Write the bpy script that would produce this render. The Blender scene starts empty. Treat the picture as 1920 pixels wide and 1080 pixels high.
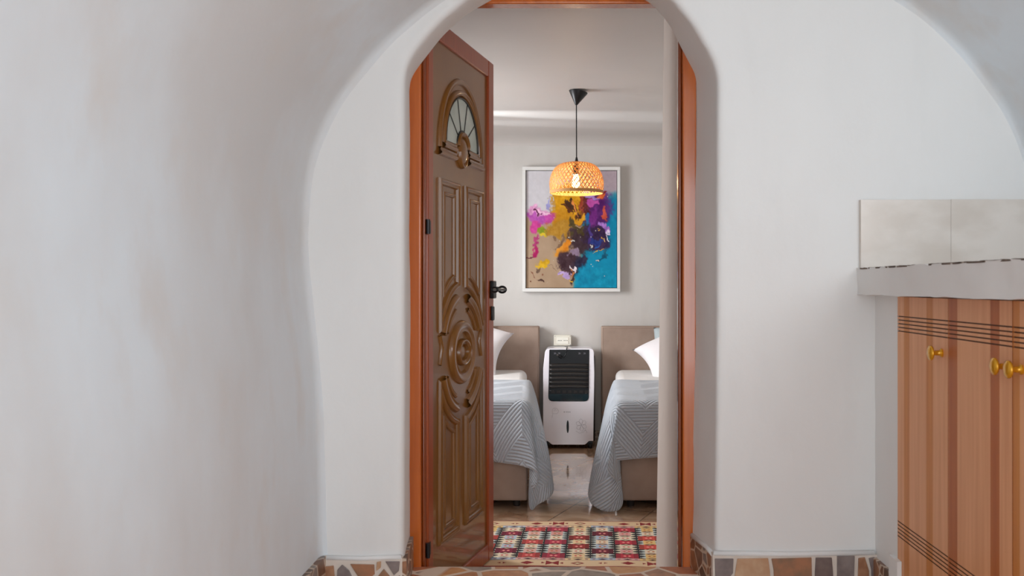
import bpy, bmesh, math, random
import numpy as np
from mathutils import Vector, Matrix, noise
R = math.radians
S = bpy.context.scene
COL = S.collection
random.seed(7)

# ---------------------------------------------------------------- camera, world, lights, exposure
# World: X right, Y away from the camera, Z up; z = 0 is the bedroom floor, the front room floor is one step up.
F_PX, CX, CY, EYE = 1700.0, 1072.0, 535.0, 1.16
STEP = 0.212
cam_d = bpy.data.cameras.new('camera')
cam = bpy.data.objects.new('camera', cam_d); COL.objects.link(cam)
cam.location = (0, 0, EYE); cam.rotation_euler = (R(90), 0, 0)
cam_d.sensor_width = 36.0; cam_d.lens = F_PX / 1920 * 36.0
cam_d.shift_x = (960 - CX) / 1920; cam_d.shift_y = (CY - 540) / 1920
cam_d.clip_start = 0.05
cam_d.dof.use_dof = True; cam_d.dof.focus_distance = 6.2; cam_d.dof.aperture_fstop = 8.0
S.camera = cam
S.view_settings.view_transform = 'Standard'; S.view_settings.look = 'None'
S.view_settings.gamma = 1.0; S.view_settings.use_curve_mapping = False
S.view_settings.exposure = 0.0
S.cycles.use_denoising = True
S.cycles.max_bounces = 10; S.cycles.diffuse_bounces = 6; S.cycles.sample_clamp_indirect = 6

w = bpy.data.worlds.new('sky'); S.world = w; w.use_nodes = True
bg = w.node_tree.nodes['Background']
bg.inputs[0].default_value = (0.70, 0.87, 1.0, 1); bg.inputs[1].default_value = 2.2

def area(name, loc, target, sx, sy, power, color, spread=180):
    d = bpy.data.lights.new(name, 'AREA'); d.shape = 'RECTANGLE'; d.size = sx; d.size_y = sy
    d.energy = power; d.color = color; d.spread = R(spread)
    o = bpy.data.objects.new(name, d); COL.objects.link(o); o.location = loc
    o.rotation_euler = (Vector(target) - Vector(loc)).to_track_quat('-Z', 'Y').to_euler()
    return o
# daylight through the open terrace side behind the camera
area('terrace_daylight', (0.25, -1.7, 1.55), (0.3, 3.0, 1.1), 2.0, 2.2, 30, (1.0, 0.985, 0.97))
# added fill by the right wall, out of view; brightens left wall and vault
area('right_wall_fill', (1.36, 1.1, 1.70), (-0.85, 2.4, 1.5), 1.2, 0.7, 24, (0.95, 0.97, 1.0))
# daylight through the bedroom window in the left bedroom wall
area('bedroom_window_daylight', (-1.83, 5.05, 1.40), (0.3, 5.55, 0.75), 0.9, 1.1, 46, (0.99, 0.99, 1.0), 150)
# two added spots graze the bedroom ceiling to make its bright streaks
for sy, sz_, ty, en in ((5.62, 2.05, 5.84, 470.0), (6.0, 2.09, 6.16, 150.0)):
    d = bpy.data.lights.new('ceiling_streak_spot', 'SPOT'); d.energy = en; d.color = (0.9, 0.97, 1.0)
    d.spot_size = R(13); d.spot_blend = 1.0; d.shadow_soft_size = 0.01
    o = bpy.data.objects.new('ceiling_streak_spot', d); COL.objects.link(o); o.location = (-1.70, sy, sz_)
    o.rotation_euler = (Vector((0.0, ty, 2.250)) - o.location).to_track_quat('-Z', 'Y').to_euler()
# ---------------------------------------------------------------- helpers
def P(px, py, D):
    return Vector(((px - CX) * D / F_PX, D, EYE + (CY - py) * D / F_PX))

def lin(c):
    out = []
    for v in c[:3]:
        v = v / 255.0
        out.append(v / 12.92 if v <= 0.04045 else ((v + 0.055) / 1.055) ** 2.4)
    return tuple(out) + (1.0,)

class NT:
    def __init__(s, m): s.t = m.node_tree; s.b = s.t.nodes['Principled BSDF']
    def n(s, kind, **kw):
        nd = s.t.nodes.new(kind)
        for k, v in kw.items():
            if k.startswith('i_'): nd.inputs[int(k[2:])].default_value = v
            else: setattr(nd, k, v)
        return nd
    def l(s, a, b): s.t.links.new(a, b)

def base_mat(name, color, rough=0.5, metal=0.0, spec=0.5, coat=0.0, coat_rough=0.1):
    m = bpy.data.materials.new(name); m.use_nodes = True
    b = m.node_tree.nodes['Principled BSDF']
    b.inputs['Base Color'].default_value = lin(color); b.inputs['Roughness'].default_value = rough
    b.inputs['Metallic'].default_value = metal; b.inputs['Specular IOR Level'].default_value = spec
    b.inputs['Coat Weight'].default_value = coat; b.inputs['Coat Roughness'].default_value = coat_rough
    return m

def noisy(name, c1, c2, scale=5, rough=0.6, bump=0.0, bscale=40, detail=4, stretch=(1, 1, 1), coord='Object', bdist=0.005, lo=0.35, hi=0.65, **kw):
    m = base_mat(name, c1, rough, **kw); t = NT(m)
    tc = t.n('ShaderNodeTexCoord'); mp = t.n('ShaderNodeMapping'); mp.inputs['Scale'].default_value = stretch
    t.l(tc.outputs[coord], mp.inputs[0])
    nz = t.n('ShaderNodeTexNoise'); nz.inputs['Scale'].default_value = scale; nz.inputs['Detail'].default_value = detail
    t.l(mp.outputs[0], nz.inputs[0])
    cr = t.n('ShaderNodeValToRGB'); cr.color_ramp.elements[0].position = lo; cr.color_ramp.elements[1].position = hi
    cr.color_ramp.elements[0].color = lin(c1); cr.color_ramp.elements[1].color = lin(c2)
    t.l(nz.outputs[0], cr.inputs[0]); t.l(cr.outputs[0], t.b.inputs['Base Color'])
    if bump:
        n2 = t.n('ShaderNodeTexNoise'); n2.inputs['Scale'].default_value = bscale; n2.inputs['Detail'].default_value = 3
        t.l(mp.outputs[0], n2.inputs[0])
        bp = t.n('ShaderNodeBump'); bp.inputs['Strength'].default_value = bump; bp.inputs['Distance'].default_value = bdist
        t.l(n2.outputs[0], bp.inputs['Height']); t.l(bp.outputs[0], t.b.inputs['Normal'])
    return m

ROOTS = {}
class MB:
    def __init__(s): s.v = []; s.f = []; s.mi = []; s.uv = None
    def add(s, vs, fs, mi=0):
        o = len(s.v); s.v += [Vector(p) for p in vs]
        for f in fs: s.f.append(tuple(i + o for i in f)); s.mi.append(mi)
        return s
    def box(s, x0, x1, y0, y1, z0, z1, mi=0):
        vs = [(x, y, z) for z in (z0, z1) for y in (y0, y1) for x in (x0, x1)]
        return s.add(vs, [(0,2,3,1),(4,5,7,6),(0,1,5,4),(2,6,7,3),(0,4,6,2),(1,3,7,5)], mi)
    def hexa(s, pts, mi=0):   # 8 points: bottom ring 4, top ring 4
        return s.add(pts, [(3,2,1,0),(4,5,6,7),(0,1,5,4),(1,2,6,5),(2,3,7,6),(3,0,4,7)], mi)
    def grid(s, rows, mi=0, close_u=False, close_v=False):
        o = len(s.v); nr = len(rows); nc = len(rows[0])
        for r in rows: s.v += [Vector(p) for p in r]
        for i in range(nr if close_v else nr - 1):
            for j in range(nc if close_u else nc - 1):
                a = o + i * nc + j; b = o + i * nc + (j + 1) % nc
                c = o + ((i + 1) % nr) * nc + (j + 1) % nc; d = o + ((i + 1) % nr) * nc + j
                s.f.append((a, b, c, d)); s.mi.append(mi)
        return s
    def tube(s, path, r, seg=8, mi=0, cap=True, closed=False):
        path = [Vector(p) for p in path]; n = len(path); rows = []
        rr = r if isinstance(r, (list, tuple)) else [r] * n
        up = None
        for i in range(n):
            if closed: t = path[(i + 1) % n] - path[i - 1]
            else: t = path[min(i + 1, n - 1)] - path[max(i - 1, 0)]
            t.normalize()
            if up is None: up = Vector((0, 0, 1)) if abs(t.z) < 0.9 else Vector((1, 0, 0))
            a = t.cross(up)
            if a.length < 1e-6: a = t.cross(Vector((0, 1, 0)))
            a.normalize(); up = a.cross(t).normalized(); b = up
            rows.append([path[i] + (a * math.cos(2*math.pi*k/seg) + b * math.sin(2*math.pi*k/seg)) * rr[i] for k in range(seg)])
        o = len(s.v); s.grid(rows, mi, close_u=True, close_v=closed)
        if cap and not closed:
            s.f.append(tuple(range(o, o + seg))[::-1]); s.mi.append(mi)
            s.f.append(tuple(range(o + (n-1)*seg, o + n*seg))); s.mi.append(mi)
        return s
    def lathe(s, prof, c=(0,0,0), axis='Z', seg=32, mi=0, M=None):
        c = Vector(c); rows = []
        for (r, h) in prof:
            row = []
            for k in range(seg):
                a = 2*math.pi*k/seg
                if axis == 'Z': p = Vector((r*math.cos(a), r*math.sin(a), h))
                elif axis == 'X': p = Vector((h, r*math.cos(a), r*math.sin(a)))
                else: p = Vector((r*math.cos(a), h, r*math.sin(a)))
                if M is not None: p = M @ p
                row.append(c + p)
            rows.append(row)
        return s.grid(rows, mi, close_u=True)
    def prism(s, pts, d, mi=0):   # pts: closed 3D loop, d: extrusion vector
        n = len(pts); d = Vector(d); a = [Vector(p) for p in pts]; b = [p + d for p in a]
        fs = [tuple(range(n)), tuple(range(2*n - 1, n - 1, -1))] + [(i, i + n, (i+1) % n + n, (i+1) % n) for i in range(n)]
        return s.add(a + b, fs, mi)
    def build(s, name, mats, parent=None, smooth=False, bevel=0, bseg=2, subsurf=0, solid=0, angle=40, fixn=True, merge=0):
        me = bpy.data.meshes.new(name)
        me.from_pydata([tuple(p) for p in s.v], [], s.f)
        if not isinstance(mats, (list, tuple)): mats = [mats]
        for m in mats: me.materials.append(m)
        me.polygons.foreach_set('material_index', s.mi)
        if parent is not None and parent.name in ROOTS and not getattr(s, 'local', False):
            me.transform(ROOTS[parent.name].inverted())
        if fixn or merge:
            bm = bmesh.new(); bm.from_mesh(me)
            if merge: bmesh.ops.remove_doubles(bm, verts=bm.verts, dist=merge)
            if fixn: bmesh.ops.recalc_face_normals(bm, faces=bm.faces)
            bm.to_mesh(me); bm.free()
        o = bpy.data.objects.new(name, me); COL.objects.link(o)
        if parent is not None:
            o.parent = parent; ROOTS[o.name] = ROOTS.get(parent.name, Matrix())
        if solid:
            md = o.modifiers.new('solid', 'SOLIDIFY'); md.thickness = solid; md.offset = 0
        if bevel:
            md = o.modifiers.new('bevel', 'BEVEL'); md.width = bevel; md.segments = bseg; md.limit_method = 'ANGLE'; md.angle_limit = R(30)
        if subsurf:
            md = o.modifiers.new('sub', 'SUBSURF'); md.levels = subsurf; md.render_levels = subsurf
        if smooth or bevel or subsurf:
            for p in me.polygons: p.use_smooth = True
            if not subsurf and angle < 180:
                try: me.set_sharp_from_angle(angle=R(angle))
                except Exception: pass
        return o

def empty(name, loc, rz=0, label=None, cat=None, group=None, kind=None):
    o = bpy.data.objects.new(name, None); COL.objects.link(o)
    o.location = loc; o.rotation_euler = (0, 0, rz); o.empty_display_size = 0.1
    ROOTS[o.name] = Matrix.Translation(Vector(loc)) @ Matrix.Rotation(rz, 4, 'Z')
    return tag(o, label, cat, group, kind)
def tag(o, label=None, cat=None, group=None, kind=None):
    if label: o['label'] = label
    if cat: o['category'] = cat
    if group: o['group'] = group
    if kind: o['kind'] = kind
    return o
def struct(o, label=None): return tag(o, label=label, kind='structure')

def catmull(pts, n, closed=False):
    pts = [Vector(p) for p in pts]; m = len(pts); out = []
    segs = m if closed else m - 1
    for i in range(segs):
        p1, p2 = pts[i], pts[(i+1) % m]
        p0 = pts[i-1] if (closed or i > 0) else p1 * 2 - p2
        p3 = pts[(i+2) % m] if (closed or i + 2 < m) else p2 * 2 - p1
        for k in range(n):
            t = k / n
            out.append(0.5 * ((2*p1) + (p2 - p0)*t + (2*p0 - 5*p1 + 4*p2 - p3)*t*t + (3*p1 - p0 - 3*p2 + p3)*t**3))
    if not closed: out.append(pts[-1].copy())
    return out
def resample(pts, n):
    d = [0]
    for i in range(1, len(pts)): d.append(d[-1] + (pts[i] - pts[i-1]).length)
    out = []; j = 0
    for k in range(n):
        t = d[-1] * k / (n - 1)
        while j < len(d) - 2 and d[j+1] < t: j += 1
        u = (t - d[j]) / max(1e-9, d[j+1] - d[j]); out.append(pts[j].lerp(pts[j+1], min(1, u)))
    return out

# ---------------------------------------------------------------- materials
def plaster(name, c1, c2, c3, rough=0.75):
    m = base_mat(name, c1, rough); t = NT(m)
    tc = t.n('ShaderNodeTexCoord'); mp = t.n('ShaderNodeMapping'); mp.inputs['Scale'].default_value = (1.6, 1.0, 0.55)
    t.l(tc.outputs['Object'], mp.inputs[0])
    a = t.n('ShaderNodeTexNoise'); a.inputs['Scale'].default_value = 1.6; a.inputs['Detail'].default_value = 5; a.inputs['Roughness'].default_value = 0.55
    b = t.n('ShaderNodeTexNoise'); b.inputs['Scale'].default_value = 6; b.inputs['Detail'].default_value = 5
    t.l(mp.outputs[0], a.inputs[0]); t.l(mp.outputs[0], b.inputs[0])
    cr = t.n('ShaderNodeValToRGB'); e = cr.color_ramp.elements
    e[0].position = 0.36; e[0].color = lin(c2); e[1].position = 0.62; e[1].color = lin(c1)
    t.l(a.outputs[0], cr.inputs[0])
    mx = t.n('ShaderNodeMixRGB'); mx.inputs[2].default_value = lin(c3)
    mr = t.n('ShaderNodeMapRange'); mr.inputs[1].default_value = 0.52; mr.inputs[2].default_value = 0.72; mr.inputs[4].default_value = 0.7
    t.l(b.outputs[0], mr.inputs[0]); t.l(mr.outputs[0], mx.inputs[0]); t.l(cr.outputs[0], mx.inputs[1])
    t.l(mx.outputs[0], t.b.inputs['Base Color'])
    c = t.n('ShaderNodeTexNoise'); c.inputs['Scale'].default_value = 9; c.inputs['Detail'].default_value = 6
    t.l(tc.outputs['Object'], c.inputs[0])
    bp = t.n('ShaderNodeBump'); bp.inputs['Strength'].default_value = 0.25; bp.inputs['Distance'].default_value = 0.012
    t.l(c.outputs[0], bp.inputs['Height']); t.l(bp.outputs[0], t.b.inputs['Normal'])
    return m
def crazy(name, scale, palette, grout, rough=0.35, gw=0.04, rot=(0,0,0)):
    m = base_mat(name, palette[0], rough); t = NT(m)
    tc = t.n('ShaderNodeTexCoord'); mp = t.n('ShaderNodeMapping'); mp.inputs['Rotation'].default_value = rot
    t.l(tc.outputs['Object'], mp.inputs[0])
    v1 = t.n('ShaderNodeTexVoronoi'); v1.inputs['Scale'].default_value = scale
    v2 = t.n('ShaderNodeTexVoronoi', feature='DISTANCE_TO_EDGE'); v2.inputs['Scale'].default_value = scale
    t.l(mp.outputs[0], v1.inputs[0]); t.l(mp.outputs[0], v2.inputs[0])
    sp = t.n('ShaderNodeSeparateColor'); t.l(v1.outputs['Color'], sp.inputs[0])
    cr = t.n('ShaderNodeValToRGB'); cr.color_ramp.interpolation = 'CONSTANT'
    while len(cr.color_ramp.elements) < len(palette): cr.color_ramp.elements.new(0.5)
    for i, c in enumerate(palette):
        cr.color_ramp.elements[i].position = i / len(palette); cr.color_ramp.elements[i].color = lin(c)
    t.l(sp.outputs[0], cr.inputs[0])
    nz = t.n('ShaderNodeTexNoise'); nz.inputs['Scale'].default_value = 35; nz.inputs['Detail'].default_value = 6; t.l(mp.outputs[0], nz.inputs[0])
    ml = t.n('ShaderNodeMixRGB', blend_type='OVERLAY'); ml.inputs[0].default_value = 0.6
    t.l(cr.outputs[0], ml.inputs[1]); t.l(nz.outputs[0], ml.inputs[2])
    mr = t.n('ShaderNodeMapRange'); mr.inputs[1].default_value = gw; mr.inputs[2].default_value = gw * 1.5
    t.l(v2.outputs[0], mr.inputs[0])
    mx = t.n('ShaderNodeMixRGB'); mx.inputs[1].default_value = lin(grout)
    t.l(mr.outputs[0], mx.inputs[0]); t.l(ml.outputs[0], mx.inputs[2]); t.l(mx.outputs[0], t.b.inputs['Base Color'])
    bp = t.n('ShaderNodeBump'); bp.inputs['Strength'].default_value = 0.4; bp.inputs['Distance'].default_value = 0.004
    t.l(mr.outputs[0], bp.inputs['Height']); t.l(bp.outputs[0], t.b.inputs['Normal'])
    return m

M = {}
M['limewash'] = plaster('limewash', (220, 227, 232), (211, 211, 211), (213, 210, 207))
M['white_plaster'] = plaster('white_plaster', (230, 229, 227), (227, 226, 224), (225, 224, 222))
M['bed_wall'] = plaster('bedroom_paint', (206, 203, 199), (203, 199, 195), (200, 196, 191))
M['taupe_wall'] = plaster('reveal_paint', (206, 194, 185), (203, 191, 182), (200, 188, 180))
M['bed_ceiling'] = noisy('ceiling_paint', (200, 194, 190), (196, 190, 186), 1.5, 0.5, 0.3, 1.6, bdist=0.02)
M['paving'] = crazy('crazy_paving', 8, [(206,146,104),(184,138,110),(164,150,138),(222,164,112),(190,120,86)], (236,216,196), 0.45)
M['skirt_stone'] = crazy('skirting_stone', 17, [(120,84,64),(98,74,60),(132,118,110),(150,104,74)], (200,180,160), 0.4)
M['bed_skirt'] = crazy('bedroom_skirting_stone', 30, [(140,120,105),(120,100,90),(165,145,125)], (205,192,178), 0.4)
M['grout'] = noisy('pale_grout', (222, 210, 198), (212, 200, 188), 20, 0.8)
for nm, a, b in (('st_brown', (146,100,72), (176,132,100)), ('st_grey', (116,104,102), (138,126,122)), ('st_tan', (200,166,134), (186,144,110)), ('st_rust', (168,116,84), (136,104,80)), ('st_dark', (98,82,80), (120,104,98))):
    M[nm] = noisy(nm, a, b, 26, 0.4, 0.3, 60, bdist=0.002)
def wood(name, a, b, rough=0.22, coat=0.6, stretch=(14, 14, 0.7)):
    return noisy(name, a, b, 3.5, rough, detail=6, stretch=stretch, coat=coat, coat_rough=0.08)
M['frame_wood'] = wood('orange_varnished_wood', (200, 104, 38), (182, 90, 30))
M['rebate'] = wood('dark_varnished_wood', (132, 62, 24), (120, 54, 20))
M['leaf_edge'] = wood('red_brown_varnished_wood', (160, 74, 32), (146, 62, 24), 0.32, 0.2)
M['leaf_panel'] = noisy('bronze_brown_lacquer', (134, 88, 38), (124, 78, 30), 4, 0.28, coat=0.42, coat_rough=0.04, spec=0.35)
M['black_metal'] = base_mat('black_metal', (24, 24, 27), 0.35, 0.2)
M['door_glass'] = noisy('frosted_glass', (198, 206, 196), (172, 184, 174), 8, 0.3, 0.1, 30)
M['lead'] = base_mat('lead_came', (62, 60, 58), 0.4, 0.6)

# ---------------------------------------------------------------- front room shell
DF, DB = 2.81, 3.05     # wall face and door frame face
def fz(y, D=DF): return EYE + (CY - y) * D / F_PX
sec_px = [(606,1110),(604,1040),(602,930),(600,840),(597,740),(590,650),(580,570),(573,490),(571,420),(575,350),(588,285),(612,225),(645,170),(690,115),(745,60),(820,0),(920,-62),(1040,-112),(1160,-140),(1260,-150),(1370,-143),(1490,-112),(1600,-62),(1700,0),(1765,52),(1818,108),(1870,180),(1905,245),(1925,300),(1945,370),(1960,450),(1966,560),(1966,800),(1966,1110)]
sec = [P(x, y, DF) for x, y in sec_px]
sec = catmull(sec, 6)
def plaster_bump(p, a=0.010):
    return a * noise.noise(Vector((p.x*1.7, p.y*1.7, p.z*1.4))) + a*0.35 * noise.noise(Vector((p.x*6, p.y*6, p.z*5)))
cxs = (1260 - CX) * DF / F_PX
def vault_part(name, i0, i1, mat):
    ys = [-1.6 + (DF - 0.04 + 1.6) * k / 88 for k in range(89)] + [DF - 0.03, DF - 0.02, DF - 0.012, DF - 0.006, DF + 0.001]
    rows = []
    for y in ys:
        row = []
        for i in range(i0, i1):
            p = sec[i]; t = (sec[min(i+1, len(sec)-1)] - sec[max(i-1, 0)]).normalized()
            nrm = Vector((t.z, 0, -t.x))
            q = Vector((p.x, y, p.z)); d = 0.012 * noise.noise(Vector((q.x*1.1, q.y*0.8, q.z*0.9))) + 0.0018 * noise.noise(q*7)
            fil = max(0, (y - (DF - 0.035)) / 0.036); d += 0.022 * (1 - math.sqrt(max(0, 1 - min(1, fil)**2)))
            row.append(q + nrm * d)
        rows.append(row)
    o = MB().grid(rows).build(name, mat, smooth=True, angle=180)
    return struct(o)
n = len(sec)
iL = 8 * 6; iR = 29 * 6
vault_part('wall_left', 0, iL + 1, M['limewash'])
vault_part('ceiling', iL, iR + 1, M['limewash'])
vault_part('wall_right', iR, n, M['limewash'])

# arch outline: front edge (at DF) and back edge (at DB), same number of points
f_px = [(756,1110),(756,900),(757,700),(757,500),(757,300),(757,180),(758,146),(763,122),(776,97),(798,68),(824,40),(852,16),(880,-6),(940,-36),(1000,-52),(1068,-57),(1136,-51),(1196,-34),(1252,-8),(1275,16),(1296,42),(1314,72),(1332,104),(1341,128),(1345,156),(1345,200),(1344,400),(1344,600),(1342,850),(1340,1000),(1339,1110)]
b_px = [(768,1110),(768,900),(768,700),(768,500),(768,300),(768,200),(768,168),(772,146),(786,122),(808,94),(834,64),(862,38),(896,14),(950,-14),(1005,-30),(1065,-36),(1122,-30),(1170,-18),(1216,5),(1238,28),(1258,54),(1275,88),(1290,117),(1301,140),(1305,166),(1305,205),(1304,400),(1303,600),(1301,850),(1299,1000),(1298,1110)]
Fr = catmull([P(x, y, DF) for x, y in f_px], 8)
Bk = catmull([P(x, y, DB) for x, y in b_px], 8)
for q in (Fr, Bk):
    for p in q: p.z = max(p.z, STEP)
def out_dir(i):
    t = (Fr[min(i+2, len(Fr)-1)] - Fr[max(i-2, 0)]); t.y = 0; t.normalize(); return Vector((-t.z, 0, t.x))
rings = []
N = len(Fr)
prof = [(0.030, 0.0), (0.020, 0.0), (0.011, 0.003), (0.005, 0.008), (0.001, 0.016), (0.0, 0.028)]
outer = []
for i in range(N):
    p = Fr[i]; d = out_dir(i)
    f = (i / (N - 1))
    c = Vector((0.0, DF, 1.2)); v = (p - c); v.y = 0; v.normalize()
    blend = min(1, max(0, (p.z - 1.3) / 0.6))
    base = Vector((-1 if i < N/2 else 1, 0, 0))
    dd = base.lerp(v, blend).normalized()
    L = 1.6
    outer.append((p + d*0.03, dd, L))
for k in range(24, 0, -1):
    rings.append([q + dd * (L * (k/24)**1.3) + Vector((0, 1, 0)) * plaster_bump(q + dd * (L*(k/24)**1.3), 0.006) for q, dd, L in outer])
for off, dy in prof:
    rings.append([Fr[i] + out_dir(i)*off + Vector((0, dy + plaster_bump(Fr[i], 0.003), 0)) for i in range(N)])
for t in (0.2, 0.4, 0.6, 0.8, 1.0):
    rings.append([Fr[i].lerp(Bk[i], t) + out_dir(i) * plaster_bump(Fr[i].lerp(Bk[i], t)*1.7, 0.006) + (Vector((0, .028*(1-t), 0))) for i in range(N)])
struct(MB().grid(rings).build('wall_front', M['white_plaster'], smooth=True, angle=60))

# thick wall between the rooms, with the taupe reveal beyond the frame
XL, XR, DP, HC = -0.575, 0.372, 3.68, 2.255
wp = MB()
wp.box(-1.9, XL, DB + 0.012, DP, 0, 2.6)
wp.hexa([(XR, DB+0.012, 0), (1.75, DB+0.012, 0), (1.75, DP, 0), (0.342, DP, 0), (XR+0.012, DB+0.012, 2.6), (1.75, DB+0.012, 2.6), (1.75, DP, 2.6), (0.380, DP, 2.6)])
wp.box(-1.9, 1.75, DB + 0.012, DP, 2.262, 2.7)
struct(wp.build('wall_partition', M['taupe_wall']))

# floors
fl = MB().box(-1.05, 1.7, -1.7, DB + 0.004, STEP - 0.25, STEP)
struct(fl.build('floor_front_room', M['paving']))

# polished bedroom floor, diagonal beige tiles
m = base_mat('polished_tile', (178, 146, 118), 0.10, coat=1.0, coat_rough=0.06); m.node_tree.nodes['Principled BSDF'].inputs['Coat IOR'].default_value = 1.9; t = NT(m)
tc = t.n('ShaderNodeTexCoord'); mp = t.n('ShaderNodeMapping'); mp.inputs['Rotation'].default_value = (0, 0, R(22)); mp.inputs['Location'].default_value = (0.1, 0.17, 0)
t.l(tc.outputs['Object'], mp.inputs[0])
br = t.n('ShaderNodeTexBrick', offset=0.0); br.inputs['Scale'].default_value = 1.0
br.inputs['Brick Width'].default_value = 0.42; br.inputs['Row Height'].default_value = 0.42; br.inputs['Mortar Size'].default_value = 0.004
br.inputs['Mortar'].default_value = lin((168, 142, 122)); br.inputs['Color1'].default_value = lin((232, 204, 178)); br.inputs['Color2'].default_value = lin((222, 190, 162))
t.l(mp.outputs[0], br.inputs[0])
nz = t.n('ShaderNodeTexNoise'); nz.inputs['Scale'].default_value = 5; nz.inputs['Detail'].default_value = 7; nz.inputs['Distortion'].default_value = 1.2
t.l(mp.outputs[0], nz.inputs[0])
mx = t.n('ShaderNodeMixRGB', blend_type='MULTIPLY'); mx.inputs[0].default_value = 0.85
cr = t.n('ShaderNodeValToRGB'); cr.color_ramp.elements[0].position = 0.35; cr.color_ramp.elements[0].color = lin((190, 160, 135)); cr.color_ramp.elements[1].position = 0.6; cr.color_ramp.elements[1].color = lin((255, 250, 242))
t.l(nz.outputs[0], cr.inputs[0]); t.l(br.outputs[0], mx.inputs[1]); t.l(cr.outputs[0], mx.inputs[2]); t.l(mx.outputs[0], t.b.inputs['Base Color'])
M['bed_floor'] = m
struct(MB().box(-1.75, 1.6, DB + 0.004, 6.72, -0.1, 0).build('floor', m))

# bedroom walls and ceiling, with a cove along the far wall
BX0, BX1, BY = -1.75, 1.60, 6.72
struct(MB().box(BX0, BX1, BY, BY + 0.1, 0, 2.6).build('wall_back', M['bed_wall']))
struct(MB().box(BX1, BX1 + 0.1, DP - 0.1, BY + 0.1, 0, 2.6).build('wall_bedroom_right', M['bed_wall']))
wl = MB()
wl.box(BX0 - 0.1, BX0, DP - 0.1, 4.58, 0, 2.6); wl.box(BX0 - 0.1, BX0, 5.52, BY + 0.1, 0, 2.6)
wl.box(BX0 - 0.1, BX0, 4.58, 5.52, 0, 0.85); wl.box(BX0 - 0.1, BX0, 4.58, 5.52, 1.97, 2.6)
struct(wl.build('wall_bedroom_left', M['bed_wall']))
rows = []
ny = 60
for k in range(ny + 1):
    y = DP - 0.4 + (BY - 0.16 - DP + 0.4) * k / ny
    rows.append([(x, y, HC + 0.006 * noise.noise(Vector((x*1.2, y*2.0, 3)))) for x in np.linspace(BX0 - .02, BX1 + .02, 40)])
for k in range(1, 9):
    a = R(90) * k / 8
    rows.append([(x, BY - 0.16 + 0.162 * math.sin(a), HC - 0.07 * (1 - math.cos(a)) + 0.006 * noise.noise(Vector((x*1.2, (BY-.16)*2.0, 3))) * (1 - k/8)) for x in np.linspace(BX0 - .02, BX1 + .02, 40)])
struct(MB().grid(rows).build('ceiling_bedroom', M['bed_ceiling'], smooth=True, angle=180))
struct(MB().box(BX0, BX1, BY - 0.012, BY, 0, 0.085).build('baseboard_back', M['bed_skirt']))

# ---------------------------------------------------------------- stone skirting in the front room
def stone_skirt(name, polys, backing, D=2.797):
    b = MB(); b.box(*backing, 0)
    mats = [M['grout'], M['st_brown'], M['st_grey'], M['st_tan'], M['st_rust'], M['st_dark']]
    for mi, pts in polys:
        b.prism([P(x, y, D) for x, y in pts], (0, -0.005, 0), mi)
    return struct(b.build(name, mats, bevel=0.0015))
kk = F_PX / 2.797
xw = lambda px: (px - CX) / kk
stone_skirt('baseboard_front_left', [
    (1, [(588,1064),(626,1060),(628,1080),(626,1108),(588,1108)]),
    (2, [(633,1068),(642,1058),(655,1069),(662,1084),(640,1108),(632,1108)]),
    (4, [(657,1057),(702,1058),(703,1076),(690,1086),(674,1084)]),
    (3, [(707,1053),(715,1052),(714,1064),(706,1070)]),
    (2, [(723,1052),(750,1052),(748,1070),(739,1078)]),
    (4, [(706,1084),(720,1066),(733,1082),(728,1108),(700,1108)]),
    (1, [(666,1092),(696,1092),(692,1108),(648,1108)]),
    (1, [(738,1086),(750,1078),(750,1108),(736,1108)])],
    (xw(584), xw(754), 2.797, 2.83, STEP, fz(1046, 2.797)))
stone_skirt('baseboard_front_right', [
    (2, [(1340,1047),(1375,1047),(1374,1074),(1366,1084),(1341,1084)]),
    (5, [(1342,1088),(1368,1089),(1370,1107),(1342,1107)]),
    (3, [(1382,1047),(1440,1046),(1443,1068),(1446,1107),(1376,1107),(1376,1086)]),
    (4, [(1446,1047),(1521,1045),(1522,1084),(1518,1107),(1452,1107),(1450,1068)]),
    (5, [(1529,1045),(1559,1045),(1561,1068),(1563,1107),(1526,1107)]),
    (2, [(1569,1042),(1602,1042),(1601,1070),(1600,1107),(1569,1107)]),
    (1, [(1609,1046),(1621,1044),(1629,1070),(1628,1107),(1607,1107)]),
    (2, [(1628,1046),(1639,1044),(1640,1107),(1634,1107),(1633,1068)])],
    (xw(1336), 0.944, 2.797, 2.83, STEP, fz(1040, 2.797)))
# pale plaster bead above the skirting
def bead(name, path, r):
    return MB().tube(path, r, 10)
b = MB()
b.tube([(xw(600), 2.803, fz(1046, 2.8)), (xw(680), 2.803, fz(1048, 2.8)), (xw(752), 2.803, fz(1045, 2.8))], 0.008, 10)
b.tube([(xw(1338), 2.803, fz(1038, 2.8)), (xw(1480), 2.803, fz(1040, 2.8)), (xw(1640), 2.803, fz(1037, 2.8))], 0.0085, 10)
def onface(i, z, off):   # point on the arch reveal
    return None
revR = [(0.441, 2.80, 0.321), (0.431, 2.9, 0.322), (0.402, 3.04, 0.322)]
b.tube([(x + 0.002, y, z) for x, y, z in revR], 0.008, 10)
struct(b.build('trim_1', M['white_plaster'], smooth=True, angle=180))
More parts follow.
